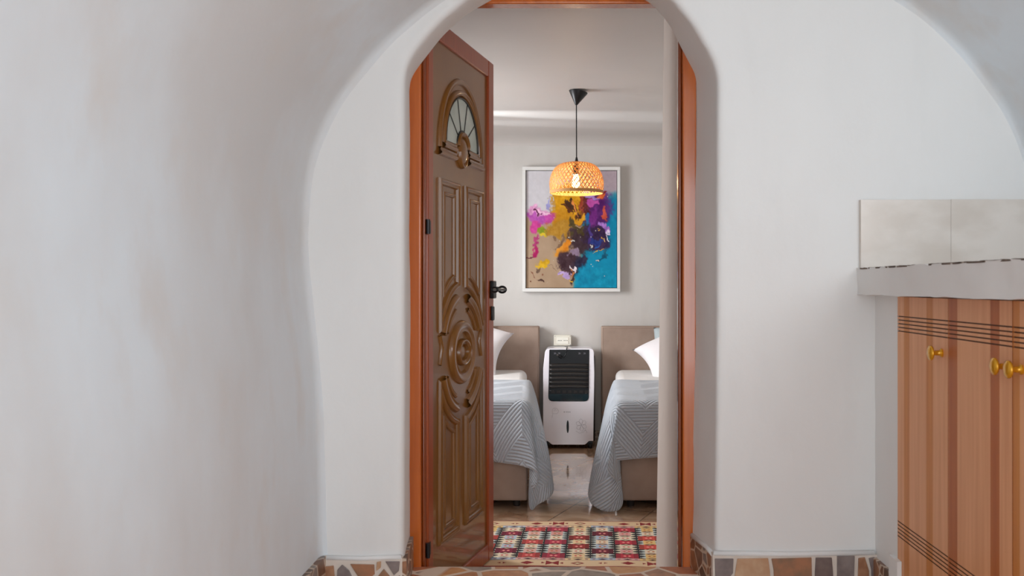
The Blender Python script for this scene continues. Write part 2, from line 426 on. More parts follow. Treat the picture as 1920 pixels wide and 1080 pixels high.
# skirting on the reveals and along the left wall
def strip(name, pts, z0, z1, off, mat):
    b = MB(); p = [Vector((x, y, 0)) for x, y in pts]
    for i in range(len(p) - 1):
        a, c = p[i], p[i+1]; t = (c - a).normalized(); nn = Vector((-t.y, t.x, 0)) * off
        b.hexa([a + Vector((0,0,z0)), c + Vector((0,0,z0)), c + nn + Vector((0,0,z0)), a + nn + Vector((0,0,z0)),
                a + Vector((0,0,z1)), c + Vector((0,0,z1)), c + nn + Vector((0,0,z1)), a + nn + Vector((0,0,z1))])
    return struct(b.build(name, mat))
strip('baseboard_reveal_right', [(0.4385, 2.797), (0.4305, 2.88), (0.399, 3.048)], STEP, 0.316, -0.03, M['skirt_stone'])
strip('baseboard_reveal_left', [(-0.511, 2.80), (-0.532, 3.048)], STEP, 0.316, 0.03, M['skirt_stone'])
strip('baseboard_left', [(sec[0].x + 0.012, 2.8), (sec[0].x + 0.012, -1.5)], STEP, 0.325, -0.03, M['skirt_stone'])

# ---------------------------------------------------------------- door frame
k = F_PX / DB
fx = lambda px: (px - CX) / k
fr = MB()
fr.box(-0.560, fx(789), DB, DB + 0.058, 0.0, 2.20, 0)              # left post
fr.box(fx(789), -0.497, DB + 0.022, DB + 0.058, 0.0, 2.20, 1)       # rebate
fr.box(fx(1280), 0.420, DB, DB + 0.058, 0.0, 2.20, 0)
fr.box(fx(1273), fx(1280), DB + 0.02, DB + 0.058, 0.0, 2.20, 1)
fr.box(-0.560, 0.420, DB, DB + 0.058, 2.108, 2.262, 0)
o = fr.build('trim_2', [M['frame_wood'], M['rebate']], bevel=0.009, bseg=4)
struct(o)

# ---------------------------------------------------------------- open door leaf
HX, HY = -0.491, 3.102
LW, LH, LT = 0.760, 2.098, 0.045
door = empty('door_1', (HX, HY, 0.0), math.atan2(0.9777, 0.2116), kind='structure',
             label='open brown panelled door with an arched fan window and black lever')
Mdoor = ROOTS[door.name]
def lmb():
    b = MB(); b.local = True; return b
Z0 = 0.012
b = lmb()
sw = 0.072
b.box(0.0, 0.052, 0, LT, Z0, LH); b.box(LW - sw, LW, 0, LT, Z0, LH)
b.box(0.052, LW - sw, 0, LT, LH - 0.07, LH); b.box(0.052, LW - sw, 0, LT, Z0, Z0 + 0.07)
b.build('leaf_frame', M['leaf_edge'], door, bevel=0.006, bseg=3)

pn = lmb()
pn.box(0.05, LW - sw + 0.002, 0.010, LT - 0.006, Z0 + 0.06, LH - 0.06)
Y0 = 0.0105
def ridge(b, path, wd, h, closed=True, prof=None):
    pts = [Vector(p) for p in path]; n = len(pts)
    prof = prof or [(-0.5, 0), (-0.42, 0.55), (-0.28, 0.95), (-0.1, 1.0), (0.08, 0.62), (0.22, 0.55), (0.36, 0.75), (0.5, 0)]
    rows = []
    for i in range(n):
        if closed: a, c = pts[i-1], pts[(i+1) % n]
        else: a, c = pts[max(i-1, 0)], pts[min(i+1, n-1)]
        t1 = (pts[i] - a); t2 = (c - pts[i])
        if t1.length < 1e-9: t1 = t2
        if t2.length < 1e-9: t2 = t1
        t1.normalize(); t2.normalize(); n1 = Vector((-t1.y, t1.x)); n2 = Vector((-t2.y, t2.x))
        nn = (n1 + n2); nn.normalize(); sc = 1 / max(0.5, nn.dot(n1))
        rows.append([(pts[i].x + nn.x*wd*u*sc, Y0 - h*v, pts[i].y + nn.y*wd*u*sc) for u, v in prof])
    b.grid(rows, close_v=closed)
    return b
def ell(cx, cz, rx, rz, a0=0, a1=360, n=48):
    return [(cx + rx*math.cos(R(a0 + (a1-a0)*i/n)), cz + rz*math.sin(R(a0 + (a1-a0)*i/n))) for i in range(n + (0 if a1-a0 == 360 else 1))]
pc = 0.372; mc = 0.905
# fan window surround
ridge(pn, ell(pc, 1.655, 0.238, 0.278, 0, 180), 0.026, 0.011, closed=False)
ridge(pn, ell(pc, 1.675, 0.205, 0.215, 0, 180), 0.026, 0.015, closed=False)
for s_ in (-1, 1):
    ridge(pn, [(pc + s_*0.07, 1.672), (pc + s_*0.205, 1.672)][::s_], 0.032, 0.014, closed=False)
    ridge(pn, [(pc + s_*0.075, 1.640), (pc + s_*0.25, 1.640)][::s_], 0.03, 0.016, closed=False)
ridge(pn, ell(pc, 1.685, 0.056, 0.050, 0, 180, 24), 0.022, 0.018, closed=False)
ridge(pn, ell(pc, 1.665, 0.036, 0.050, 180, 360, 20), 0.022, 0.016, closed=False)
rows = []
for i in range(9):
    a = i/8
    rows.append([(pc + 0.05*math.sin(a*math.pi/2)*math.cos(2*math.pi*j/20), Y0 - 0.02*math.cos(a*math.pi/2), 1.67 + 0.055*math.sin(a*math.pi/2)*math.sin(2*math.pi*j/20)) for j in range(20)])
pn.grid(rows, close_u=True)
# tall panels following the centre circle
def tall(x0, x1, ztop, upper, rad):
    pts = []
    xs = np.linspace(x0, x1, 10)
    arc = [(x, mc + (1 if upper else -1) * math.sqrt(max(1e-4, rad**2 - (x - pc)**2))) for x in xs]
    if upper: pts = [(x0, ztop)] + arc + [(x1, ztop)]
    else: pts = [(x0, ztop)] + arc + [(x1, ztop)]
    return pts
for s_ in (-1, 1):
    for (o1, wd, h) in ((0.0, 0.028, 0.013), (0.040, 0.018, 0.009)):
        xa = pc - s_*(0.238 - o1); xb = pc - s_*(0.048 + o1)
        x0, x1 = min(xa, xb), max(xa, xb)
        ridge(pn, tall(x0, x1, 1.532 - o1, True, 0.262 + o1), wd, h)
        ridge(pn, tall(x0, x1, 0.245 + o1, False, 0.262 + o1), wd, h)
# scrolls round the medallion
for a0, a1 in ((22, 74), (106, 158), (202, 254), (286, 338)):
    ridge(pn, ell(pc, mc, 0.222, 0.212, a0, a1, 20), 0.040, 0.017, closed=False)
    ridge(pn, ell(pc, mc, 0.182, 0.172, a0 + 6, a1 - 6, 16), 0.02, 0.009, closed=False)
for s_ in (-1, 1):
    ridge(pn, [(pc + s_*0.238, mc + 0.075), (pc + s_*0.215, mc + 0.03), (pc + s_*0.238, mc - 0.03)][::s_], 0.016, 0.009, closed=False)
ridge(pn, ell(pc, mc, 0.112, 0.098, n=44), 0.050, 0.019)
ridge(pn, ell(pc, mc, 0.058, 0.040, n=32), 0.026, 0.020)
rows = []
for i in range(7):
    a = i/6
    rows.append([(pc + 0.044*math.sin(a*math.pi/2)*math.cos(2*math.pi*j/20), Y0 - 0.010*math.cos(a*math.pi/2), mc + 0.028*math.sin(a*math.pi/2)*math.sin(2*math.pi*j/20)) for j in range(20)])
pn.grid(rows, close_u=True)
panel = pn.build('door_panel', M['leaf_panel'], door, smooth=True, angle=50)
# glass with leading
g = lmb()
outl = ell(pc, 1.688, 0.185, 0.186, 0, 180, 40)
hub = ell(pc, 1.690, 0.062, 0.058, 180, 0, 20)
pts = [(x, Y0 - 0.004, z) for x, z in outl + hub]
g.prism(pts, (0, 0.003, 0))
gl = g.build('glass_pane', M['door_glass'], door)
g = lmb()
for a in (36, 72, 108, 144):
    g.tube([(pc + 0.058*math.cos(R(a)), Y0 - 0.005, 1.69 + 0.055*math.sin(R(a))), (pc + 0.184*math.cos(R(a)), Y0 - 0.005, 1.688 + 0.184*math.sin(R(a)))], 0.0022, 6)
g.tube([(x, Y0 - 0.006, z) for x, z in ell(pc, 1.688, 0.183, 0.184, 0, 180, 40)], 0.004, 6)
g.tube([(x, Y0 - 0.006, z) for x, z in hub], 0.004, 6)
g.build('leading', M['lead'], gl, smooth=True, angle=180)
# lever handle, key plate, hinges
hz = 1.16 + (535-543)*3.80/F_PX
b = lmb(); b.box(0.700, 0.745, -0.017, 0.0, hz - 0.037, hz + 0.037); hd = b.build('handle', M['black_metal'], door, bevel=0.004)
b = lmb(); b.tube([(0.722, 0, hz + 0.004), (0.722, -0.040, hz + 0.002)], [0.011, 0.009], 12)
loop = [(0.722 - 0.018*0, -0.048 + 0.016*math.cos(2*math.pi*i/20), hz + 0.0 + 0.012*math.sin(2*math.pi*i/20)) for i in range(20)]
b.tube(loop, 0.005, 8, closed=True)
loop = [(0.61, -0.050 + 0.013*math.cos(2*math.pi*i/20), hz + 0.009*math.sin(2*math.pi*i/20)) for i in range(20)]
b.tube(loop, 0.004, 8, closed=True)
b.tube([(0.722, -0.062, hz), (0.66, -0.064, hz), (0.61, -0.062, hz)], 0.005, 8)
b.tube([(0.722, -0.034, hz), (0.66, -0.036, hz), (0.61, -0.038, hz)], 0.005, 8)
b.build('lever', M['black_metal'], hd, smooth=True, angle=60)
b = lmb(); b.box(0.712, 0.742, -0.010, 0.0, hz - 0.130, hz - 0.070); b.build('key_plate', M['black_metal'], door, bevel=0.004)
for y in (425, 1032):
    zz = 1.16 + (535 - y)*3.09/F_PX
    b = lmb(); b.tube([(-0.012, -0.004, zz - 0.025), (-0.012, -0.004, zz + 0.025)], 0.0075, 12)
    b.box(-0.014, 0.018, -0.003, 0.0, zz - 0.022, zz + 0.022)
    b.build('hinge', M['black_metal'], door, smooth=True, angle=40)

# ---------------------------------------------------------------- masonry counter, cupboard, backsplash
pier = MB()
def lumpy(b, x0, x1, y0, y1, z0, z1, amp=0.004, n=(6, 14, 8), sc=9):
    bm = bmesh.new(); bmesh.ops.create_cube(bm, size=1.0)
    bm2 = bmesh.new()
    nx, ny_, nz_ = n
    def fc(f, na, nb):
        rows = []
        for i in range(na + 1):
            row = []
            for j in range(nb + 1):
                p = Vector(f(i/na, j/nb)); c = Vector(((x0+x1)/2, (y0+y1)/2, (z0+z1)/2)); d = (p - c).normalized()
                row.append(p + Vector((noise.noise(p*sc), noise.noise(p*sc + Vector((5,5,5))), noise.noise(p*sc + Vector((9,2,7))))) * amp)
            rows.append(row)
        b.grid(rows)
    L = lambda a, c, t: a + (c - a)*t
    fc(lambda u, v: (L(x0,x1,u), L(y0,y1,v), z0), nx, ny_); fc(lambda u, v: (L(x0,x1,u), L(y0,y1,v), z1), nx, ny_)
    fc(lambda u, v: (x0, L(y0,y1,u), L(z0,z1,v)), ny_, nz_); fc(lambda u, v: (x1, L(y0,y1,u), L(z0,z1,v)), ny_, nz_)
    fc(lambda u, v: (L(x0,x1,u), y0, L(z0,z1,v)), nx, nz_); fc(lambda u, v: (L(x0,x1,u), y1, L(z0,z1,v)), nx, nz_)
    bm.free(); bm2.free(); return b
lumpy(pier, 0.941, 1.5, 2.618, DF + 0.01, STEP, 1.14, 0.002, (4, 4, 24))
pier.build  # masonry pier beside the cupboard
struct(pier.build('wall_counter_pier', M['white_plaster'], smooth=True, angle=50, merge=0.0005))
b = MB(); lumpy(b, 0.9275, 0.9405, 2.585, 2.655, STEP, 0.372, 0.001, (2, 6, 6)); struct(b.build('trim_4', M['white_plaster'], smooth=True, angle=50, merge=0.0005))
struct(MB().box(0.929, 0.945, 2.62, 2.80, STEP, 0.32).build('baseboard_pier', M['skirt_stone']))
b = MB()
lumpy(b, 0.884, 1.52, 0.9, DF + 0.01, 1.131, 1.212, 0.005, (8, 60, 5), 16)
o = b.build('counter_slab', M['white_plaster'], smooth=True, angle=50, merge=0.0005)
tag(o, 'rough white plastered counter slab jutting out above the striped cupboard', 'counter')
# marble tiles on the wall above the slab
M['marble'] = noisy('cream_marble_tile', (224, 216, 208), (210, 200, 190), 4, 0.25, detail=8, lo=0.4, hi=0.62, stretch=(1.2, 1, 2.2))
t = NT(M['marble'])
x0 = 0.891; tw = 0.2775
for i in range(2):
    o = MB().box(x0 + i*(tw+0.0006), x0 + i*(tw+0.0006) + tw, 2.794, 2.812, 1.213, 1.424 + 0.001*i).build('marble_tile', M['marble'], bevel=0.0004)
    tag(o, ['cream marble wall tile nearest the arch, at the left end above the counter slab', 'cream marble wall tile right of the seam, cut off by the photo edge'][i], 'wall tile', 'marble tiles above the counter')
# broken dark line along the slab's top edge, drawing the gap under the tiles
M['gap_line'] = noisy('dark_gap_line', (84, 70, 62), (120, 104, 92), 40, 0.9)
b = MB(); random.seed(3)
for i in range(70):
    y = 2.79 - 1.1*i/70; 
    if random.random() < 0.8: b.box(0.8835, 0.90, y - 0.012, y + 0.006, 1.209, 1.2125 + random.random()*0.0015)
struct(b.build('trim_3', M['gap_line']))

M['cup_light'] = wood('salmon_pine', (228, 166, 120), (216, 152, 106), 0.5, 0.08, (10, 16, 0.6))
M['cup_mid'] = wood('amber_pine', (208, 134, 62), (196, 120, 50), 0.5, 0.08, (10, 16, 0.6))
M['cup_dark'] = wood('brown_pine', (184, 104, 48), (172, 92, 40), 0.5, 0.08, (10, 16, 0.6))
M['cup_groove'] = noisy('dark_routed_groove', (96, 52, 30), (84, 44, 24), 20, 0.6)
CXF = 0.941
Dp = lambda px: CXF * F_PX / (px - CX)
cup = empty('striped_cupboard', (CXF, 1.9, STEP), 0, 'striped pine cupboard with brass knobs under the white counter slab', 'cupboard')
b = MB(); b.box(CXF + 0.022, 1.42, 0.95, 2.575, STEP + 0.02, 1.125); b.build('carcass', M['cup_dark'], cup)
M['brass'] = base_mat('yellow_brass', (222, 160, 20), 0.25, 0.55, coat=0.5)
stripes_px = [(1683,0),(1695,1),(1705,0),(1737,1),(1749,0),(1762,0),(1779,2),(1795,0),(1857,2),(1874,0),(1899,1),(1912,0),(1950,1),(1968,0),(2030,2),(2055,0),(2250,1),(2290,0)]
edges = [(Dp(px), mi) for px, mi in stripes_px] + [(0.96, 0)]
def door_panel(ya, yb, kz, ky):    # ya > yb in depth
    d = MB()
    zt, zb = 1.127, STEP + 0.045
    gz = []
    for base in (1.071, 0.4805):
        for i in range(5): gz.append(base - i*0.0105)
    zs = [zt]
    for zc in gz: zs += [zc + 0.0016, zc - 0.0016]
    zs.append(zb)
    ys = [ya]; ms = []
    for i in range(len(edges) - 1):
        a, c = edges[i][0], edges[i+1][0]
        lo, hi = max(c, yb), min(a, ya)
        if hi - lo > 1e-4: ys.append(lo); ms.append(edges[i][1])
    for i in range(len(ys) - 1):
        for j in range(len(zs) - 1):
            groove = j % 2 == 1
            x = CXF + (0.0030 if groove else 0)
            d.add([(x, ys[i], zs[j]), (x, ys[i+1], zs[j]), (x, ys[i+1], zs[j+1]), (x, ys[i], zs[j+1])], [(0,1,2,3)], 3 if groove else ms[i])
            if groove:
                for zz in (zs[j], zs[j+1]):
                    d.add([(CXF, ys[i], zz), (CXF, ys[i+1], zz), (x, ys[i+1], zz), (x, ys[i], zz)], [(0,1,2,3)], 3)
    d.add([(CXF, ya, zb), (CXF+.018, ya, zb), (CXF+.018, ya, zt), (CXF, ya, zt)], [(0,1,2,3)], 2)
    d.add([(CXF, yb, zb), (CXF+.018, yb, zb), (CXF+.018, yb, zt), (CXF, yb, zt)], [(0,1,2,3)], 2)
    d.add([(CXF, yb, zt), (CXF+.018, yb, zt), (CXF+.018, ya, zt), (CXF, ya, zt)], [(0,1,2,3)], 2)
    d.add([(CXF+.018, yb, zt), (CXF+.018, yb, zb), (CXF+.018, ya, zb), (CXF+.018, ya, zt)], [(0,1,2,3)], 2)
    dd = d.build('door', [M['cup_light'], M['cup_mid'], M['cup_dark'], M['cup_groove']], cup, fixn=False)
    kb = MB()
    kb.lathe([(0.0, 0.0), (0.011, 0.0), (0.0115, -0.003), (0.007, -0.006), (0.0065, -0.020), (0.010, -0.023), (0.0185, -0.026), (0.0195, -0.029), (0.018, -0.032), (0.010, -0.0345), (0.0, -0.035)], (CXF, ky, kz), 'X', 24)
    kb.build('knob', M['brass'], dd, smooth=True, angle=60)
door_panel(Dp(1683), Dp(1777.5), 0.988, Dp(1766))
door_panel(Dp(1778.5), Dp(1898), 0.985, Dp(1889))
door_panel(Dp(1899.5), Dp(2100), 0.984, Dp(1916))
door_panel(Dp(2103), 0.97, 0.984, 1.0)

# ---------------------------------------------------------------- pendant lamp
PD = 5.10
pl = empty('pendant_lamp', (P(1081, 180, PD).x, PD, HC), 0, 'woven bamboo dome pendant lamp, lit, hanging from a black ceiling cone', 'lamp')
px_, pz = P(1081, 0, PD).x, None
b = MB()
T = Matrix.Rotation(R(9), 4, 'Y')
b.lathe([(0.0, 0.004), (0.053, 0.0), (0.053, -0.004), (0.010, -0.070), (0.006, -0.076), (0.0, -0.077)], (px_ + 0.010, PD, HC - 0.006), 'Z', 32, M=T)
b.build('ceiling_cone', M['black_metal'], pl, smooth=True, angle=40)
zt = P(0, 305, PD).z
b = MB(); b.tube([(px_ - 0.001, PD, HC - 0.075), (px_, PD, zt + 0.02)], 0.0032, 8)
b.tube([(px_, PD, zt + 0.03), (px_, PD, zt + 0.012), (px_, PD, zt - 0.02)], [0.005, 0.009, 0.009], 12)
b.build('cord', M['black_metal'], pl, smooth=True, angle=40)
m = base_mat('woven_bamboo', (228, 186, 122), 0.55); t = NT(m)
tr = t.n('ShaderNodeBsdfTranslucent'); tr.inputs[0].default_value = lin((240, 190, 110))
ms = t.n('ShaderNodeMixShader'); ms.inputs[0].default_value = 0.35
out = [x for x in t.t.nodes if x.type == 'OUTPUT_MATERIAL'][0]
t.l(t.b.outputs[0], ms.inputs[1]); t.l(tr.outputs[0], ms.inputs[2]); t.l(ms.outputs[0], out.inputs[0])
M['bamboo'] = m
pr = catmull([Vector(p) for p in ((0.030, 0, 0.0), (0.070, 0, -0.003), (0.100, 0, -0.014), (0.126, 0, -0.038), (0.143, 0, -0.072), (0.151, 0, -0.110), (0.150, 0, -0.140), (0.147, 0, -0.168))], 6)
pr = resample(pr, 30)
b = MB()
def ribbon(a0, tw, wd, off):
    rows = []
    for i, p in enumerate(pr):
        a = a0 + tw * i / (len(pr) - 1)
        da = wd / max(p.x, 0.03)
        wv = 0.0012 * math.sin(i * 2.1 + a0 * 9)
        rows.append([(px_ + (p.x + off + wv)*math.cos(a + s*da/2), PD + (p.x + off + wv)*math.sin(a + s*da/2), zt + p.z) for s in (-1, 1)])
    b.grid(rows)
NR = 40
for k in range(NR):
    a = 2*math.pi*k/NR
    ribbon(a, R(62), 0.0052, 0.0); ribbon(a, -R(62), 0.0052, 0.0015)
for k in range(34):
    a = 2*math.pi*k/34
    ribbon(a + 0.03, R(-84), 0.0030, -0.006); ribbon(a + 0.05, R(84), 0.0030, -0.007)
for rr, zz, th in ((0.148, -0.166, 0.0035), (0.148, -0.160, 0.003), (0.031, 0.0, 0.004), (0.148, -0.171, 0.003)):
    b.tube([(px_ + rr*math.cos(2*math.pi*i/48), PD + rr*math.sin(2*math.pi*i/48), zt + zz) for i in range(48)], th, 6, closed=True)
b.build('lamp_shade', M['bamboo'], pl, solid=0.0009, fixn=False)
m = base_mat('lit_bulb', (255, 220, 160), 0.3)
m.node_tree.nodes['Principled BSDF'].inputs['Emission Color'].default_value = (1.0, 0.72, 0.36, 1)
m.node_tree.nodes['Principled BSDF'].inputs['Emission Strength'].default_value = 12
b = MB(); b.lathe([(0.0, -0.065), (0.014, -0.067), (0.018, -0.095)] + [(0.024*math.sin(R(a)), -0.122 - 0.024*math.cos(R(a))) for a in range(140, -1, -20)][::1], (px_ - 0.004, PD, zt), 'Z', 24)
bu = b.build('bulb', m, pl, smooth=True, angle=180)
b = MB(); b.lathe([(0.0, -0.01), (0.016, -0.012), (0.018, -0.066), (0.0, -0.067)], (px_ - 0.004, PD, zt), 'Z', 20); b.build('bulb_socket', M['black_metal'], bu, smooth=True, angle=40)
d = bpy.data.lights.new('bulb_light', 'POINT'); d.energy = 7; d.color = (1.0, 0.76, 0.46); d.shadow_soft_size = 0.036
lo = bpy.data.objects.new('bulb_light', d); COL.objects.link(lo); lo.location = (px_ - 0.004, PD, zt - 0.122)

# ---------------------------------------------------------------- painting
def fbm(nx, ny, f, seed, octs=4):
    rng = np.random.RandomState(seed); out = np.zeros((ny, nx)); amp = 1; tot = 0
    for o_ in range(octs):
        g = rng.rand(int(f) + 3, int(f) + 3)
        xs = np.linspace(0, f, nx); ys = np.linspace(0, f, ny)
        xi = xs.astype(int); yi = ys.astype(int); xf = xs - xi; yf = ys - yi
        xf = xf*xf*(3-2*xf); yf = yf*yf*(3-2*yf)
        a = g[np.ix_(yi, xi)]; b_ = g[np.ix_(yi, xi+1)]; c = g[np.ix_(yi+1, xi)]; d_ = g[np.ix_(yi+1, xi+1)]
        out += amp * ((a*(1-xf) + b_*xf)*(1-yf)[:, None] + (c*(1-xf) + d_*xf)*yf[:, None]); tot += amp; amp *= 0.5; f *= 2
    return out / tot - 0.5
def linarr(c):
    c = np.array(c, float)/255.0
    return np.where(c <= 0.04045, c/12.92, ((c+0.055)/1.055)**2.4)
def paint_canvas(nx, ny):
    U, V = np.meshgrid(np.linspace(0, 1, nx), np.linspace(0, 1, ny))
    w1 = fbm(nx, ny, 5, 1); w2 = fbm(nx, ny, 5, 2); w3 = fbm(nx, ny, 22, 3, 3); w4 = fbm(nx, ny, 22, 4, 3); w5 = fbm(nx, ny, 60, 5, 2)
    img = np.zeros((ny, nx, 3)); img[:] = (168, 142, 116)
    img += (w1*30)[..., None]
    def put(mask, c, var=18):
        mask = np.clip(mask, 0, 1)[..., None]
        col = np.array(c, float)[None, None] + (w4*var*2 + w5*var)[..., None]
        img[:] = img*(1-mask) + col*mask
    u = U + w1*0.12 + w3*0.06; v = V + w2*0.12 + w4*0.06
    sm = lambda x, e=0.012: 1/(1+np.exp(-np.clip(x/e, -30, 30)))
    put(sm(0.42 - v)*sm(0.62 - u), (206, 203, 208), 6)
    put(sm(0.225 - v - 0.03*(1-u))*sm(u - 0.52), (168, 152, 160), 8)
    put(sm(u - 0.60)*sm(v - 0.215), (0, 130, 165), 10)
    put(sm(v - 0.72)*sm(u - 0.56), (0, 136, 172), 8)
    def blob(cx, cy, rx, ry, c, ang=0, var=18, rough=1.0, e=0.06):
        ca, sa = math.cos(R(ang)), math.sin(R(ang))
        du = (U - cx + (w1*0.12 + w3*0.055)*rough); dv = (V - cy + (w2*0.12 + w4*0.055)*rough)*1.27
        a = (du*ca + dv*sa)/rx; b_ = (-du*sa + dv*ca)/(ry*1.27)
        put(sm(1 - np.sqrt(a*a + b_*b_) + w5*0.3*rough, e), c, var)
    B = blob
    B(.15,.395,.17,.055,(178,82,170)); B(.26,.39,.07,.05,(190,70,160)); B(.13,.345,.12,.04,(222,158,200), var=40, rough=1.6)
    B(.13,.36,.03,.02,(90,30,70), rough=2); B(.20,.34,.05,.015,(235,190,215), 20, rough=2)
    B(.26,.26,.010,.07,(160,160,215), 8, rough=1.5); B(.12,.48,.065,.05,(196,60,140)); B(.20,.515,.06,.035,(124,140,28))
    B(.21,.56,.04,.02,(206,176,40)); B(.13,.57,.04,.03,(170,60,110), rough=1.8); B(.13,.66,.032,.055,(172,34,96), rough=1.4); B(.05,.73,.06,.006,(110,50,70),-30)
    B(.20,.78,.08,.032,(206,160,30),-30); B(.18,.82,.055,.02,(214,170,30),-10); B(.15,.86,.012,.03,(110,86,70),15)
    B(.12,.935,.05,.010,(120,70,50),35, rough=2); B(.17,.955,.025,.012,(70,44,36),40); B(.30,.82,.05,.005,(130,104,86),30, rough=2)
    B(.74,.30,.24,.14,(92,40,110)); B(.56,.29,.26,.14,(92,30,30)); B(.46,.22,.17,.11,(206,146,18)); B(.43,.33,.15,.11,(212,152,16)); B(.40,.43,.13,.08,(196,136,24))
    B(.35,.50,.10,.07,(176,128,40), rough=1.6); B(.56,.22,.06,.03,(222,160,30)); B(.48,.31,.07,.035,(70,40,20), rough=2); B(.42,.34,.05,.02,(96,50,20),20, rough=2)
    B(.52,.26,.04,.018,(60,36,20),40, rough=2); B(.58,.38,.10,.025,(214,150,30),-10, rough=1.4); B(.53,.30,.012,.06,(214,130,60),0); B(.62,.24,.012,.10,(150,60,40),8)
    B(.62,.56,.19,.12,(58,38,44), rough=1.3); B(.78,.55,.17,.14,(52,30,66), rough=1.3); B(.79,.33,.12,.13,(84,26,100), rough=1.2); B(.74,.40,.06,.08,(110,36,120),10)
    B(.66,.38,.025,.06,(40,100,160),-6); B(.47,.44,.05,.04,(84,70,40), rough=1.6); B(.56,.46,.08,.03,(76,62,34),-20, rough=1.6)
    B(.70,.20,.07,.03,(164,130,196), rough=1.5); B(.72,.26,.05,.03,(176,70,150), rough=1.8); B(.82,.20,.05,.03,(214,96,40)); B(.86,.175,.03,.012,(120,20,40)); B(.89,.33,.035,.045,(196,80,60), rough=1.6)
    B(.91,.45,.07,.035,(160,110,190), var=44, rough=2); B(.95,.47,.04,.022,(222,206,232), var=30, rough=2.5); B(.93,.53,.012,.03,(230,230,236), rough=2)
    B(.72,.58,.09,.035,(36,50,120),-15, rough=1.5); B(.75,.62,.04,.012,(30,90,170),-25, rough=1.5); B(.68,.53,.02,.09,(70,50,120),10)
    B(.83,.55,.012,.012,(240,200,120), rough=2); B(.80,.535,.012,.006,(226,170,60),-40, rough=2)
    B(.39,.67,.05,.08,(222,146,46),25); B(.44,.60,.03,.06,(214,130,30),25); B(.33,.60,.03,.06,(120,92,70),10, rough=1.8)
    B(.53,.80,.14,.10,(58,36,46), rough=1.2); B(.46,.78,.08,.12,(62,38,46),-20); B(.52,.68,.05,.045,(138,116,138),20, rough=1.6); B(.62,.86,.08,.028,(30,40,56),20, rough=1.6); B(.60,.78,.08,.08,(40,36,60), rough=1.4)
    B(.79,.69,.08,.005,(206,166,50),-35, rough=2); B(.86,.75,.022,.08,(12,84,110),5, rough=1.8); B(.85,.89,.012,.02,(10,70,100)); B(.70,.90,.16,.10,(0,134,170), 8); B(.88,.93,.2,.08,(0,138,172), 6)
    B(.505,.83,.010,.02,(224,214,220),-25, rough=2); B(.50,.88,.022,.035,(190,120,70), rough=1.8); B(.41,.91,.06,.035,(176,150,200), var=30, rough=1.8); B(.39,.91,.02,.012,(90,70,150), rough=2)
    B(.53,.94,.025,.06,(60,40,36), rough=1.6); B(.52,.975,.04,.008,(220,170,50), rough=2)
    return linarr(np.clip(img, 0, 255))
pa = empty('framed_painting', (P(1071, 430, 6.7).x, 6.70, P(0, 547, 6.7).z), 0, 'large abstract painting in teal, gold and purple in a white frame', 'painting')
def pq(px, py, D=6.66): return P(px, py, D)
a = pq(979.5, 547); c = pq(1163, 312.5); ia = pq(985.5, 540.5); ic = pq(1157.5, 319)
b = MB()
for (x0, x1, z0, z1) in ((a.x, c.x, ic.z, c.z), (a.x, c.x, a.z, ia.z), (a.x, ia.x, ia.z, ic.z), (ic.x, c.x, ia.z, ic.z)):
    b.box(x0, x1, 6.655, 6.715, z0, z1)
M['white_paint'] = base_mat('white_painted_wood', (226, 225, 222), 0.35)
b.build('frame', M['white_paint'], pa, bevel=0.002)
b = MB(); b.box(ia.x - .002, ic.x + .002, 6.700, 6.714, ia.z - .002, ic.z + .002); b.build('backing', base_mat('dark_backing', (70, 66, 66), 0.8), pa)
nx, ny_ = 190, 245
cols = paint_canvas(nx, ny_)
x0, x1, zb_, zt_ = ia.x + 0.004, ic.x - 0.004, ia.z + 0.004, ic.z - 0.004
rl = fbm(nx, ny_, 30, 9, 3)
b = MB(); b.grid([[(x0 + (x1-x0)*j/(nx-1), 6.676 - 0.0015*rl[i, j], zt_ + (zb_-zt_)*i/(ny_-1)) for j in range(nx)] for i in range(ny_)])
b.local = False
nv = len(b.v)
b.box(x0, x1, 6.6765, 6.702, zb_, zt_)
m = base_mat('canvas_paint', (200, 200, 200), 0.5, spec=0.2); t = NT(m)
at = t.n('ShaderNodeVertexColor', layer_name='paint'); t.l(at.outputs[0], t.b.inputs['Base Color']); M['canvas'] = m
o = b.build('canvas', m, pa, smooth=True, angle=40, fixn=False)
ca = o.data.color_attributes.new('paint', 'FLOAT_COLOR', 'POINT')
arr = np.ones((len(o.data.vertices), 4)); arr[:nv, :3] = cols.reshape(-1, 3); arr[nv:, :3] = linarr((190, 186, 180))
ca.data.foreach_set('color', arr.ravel())

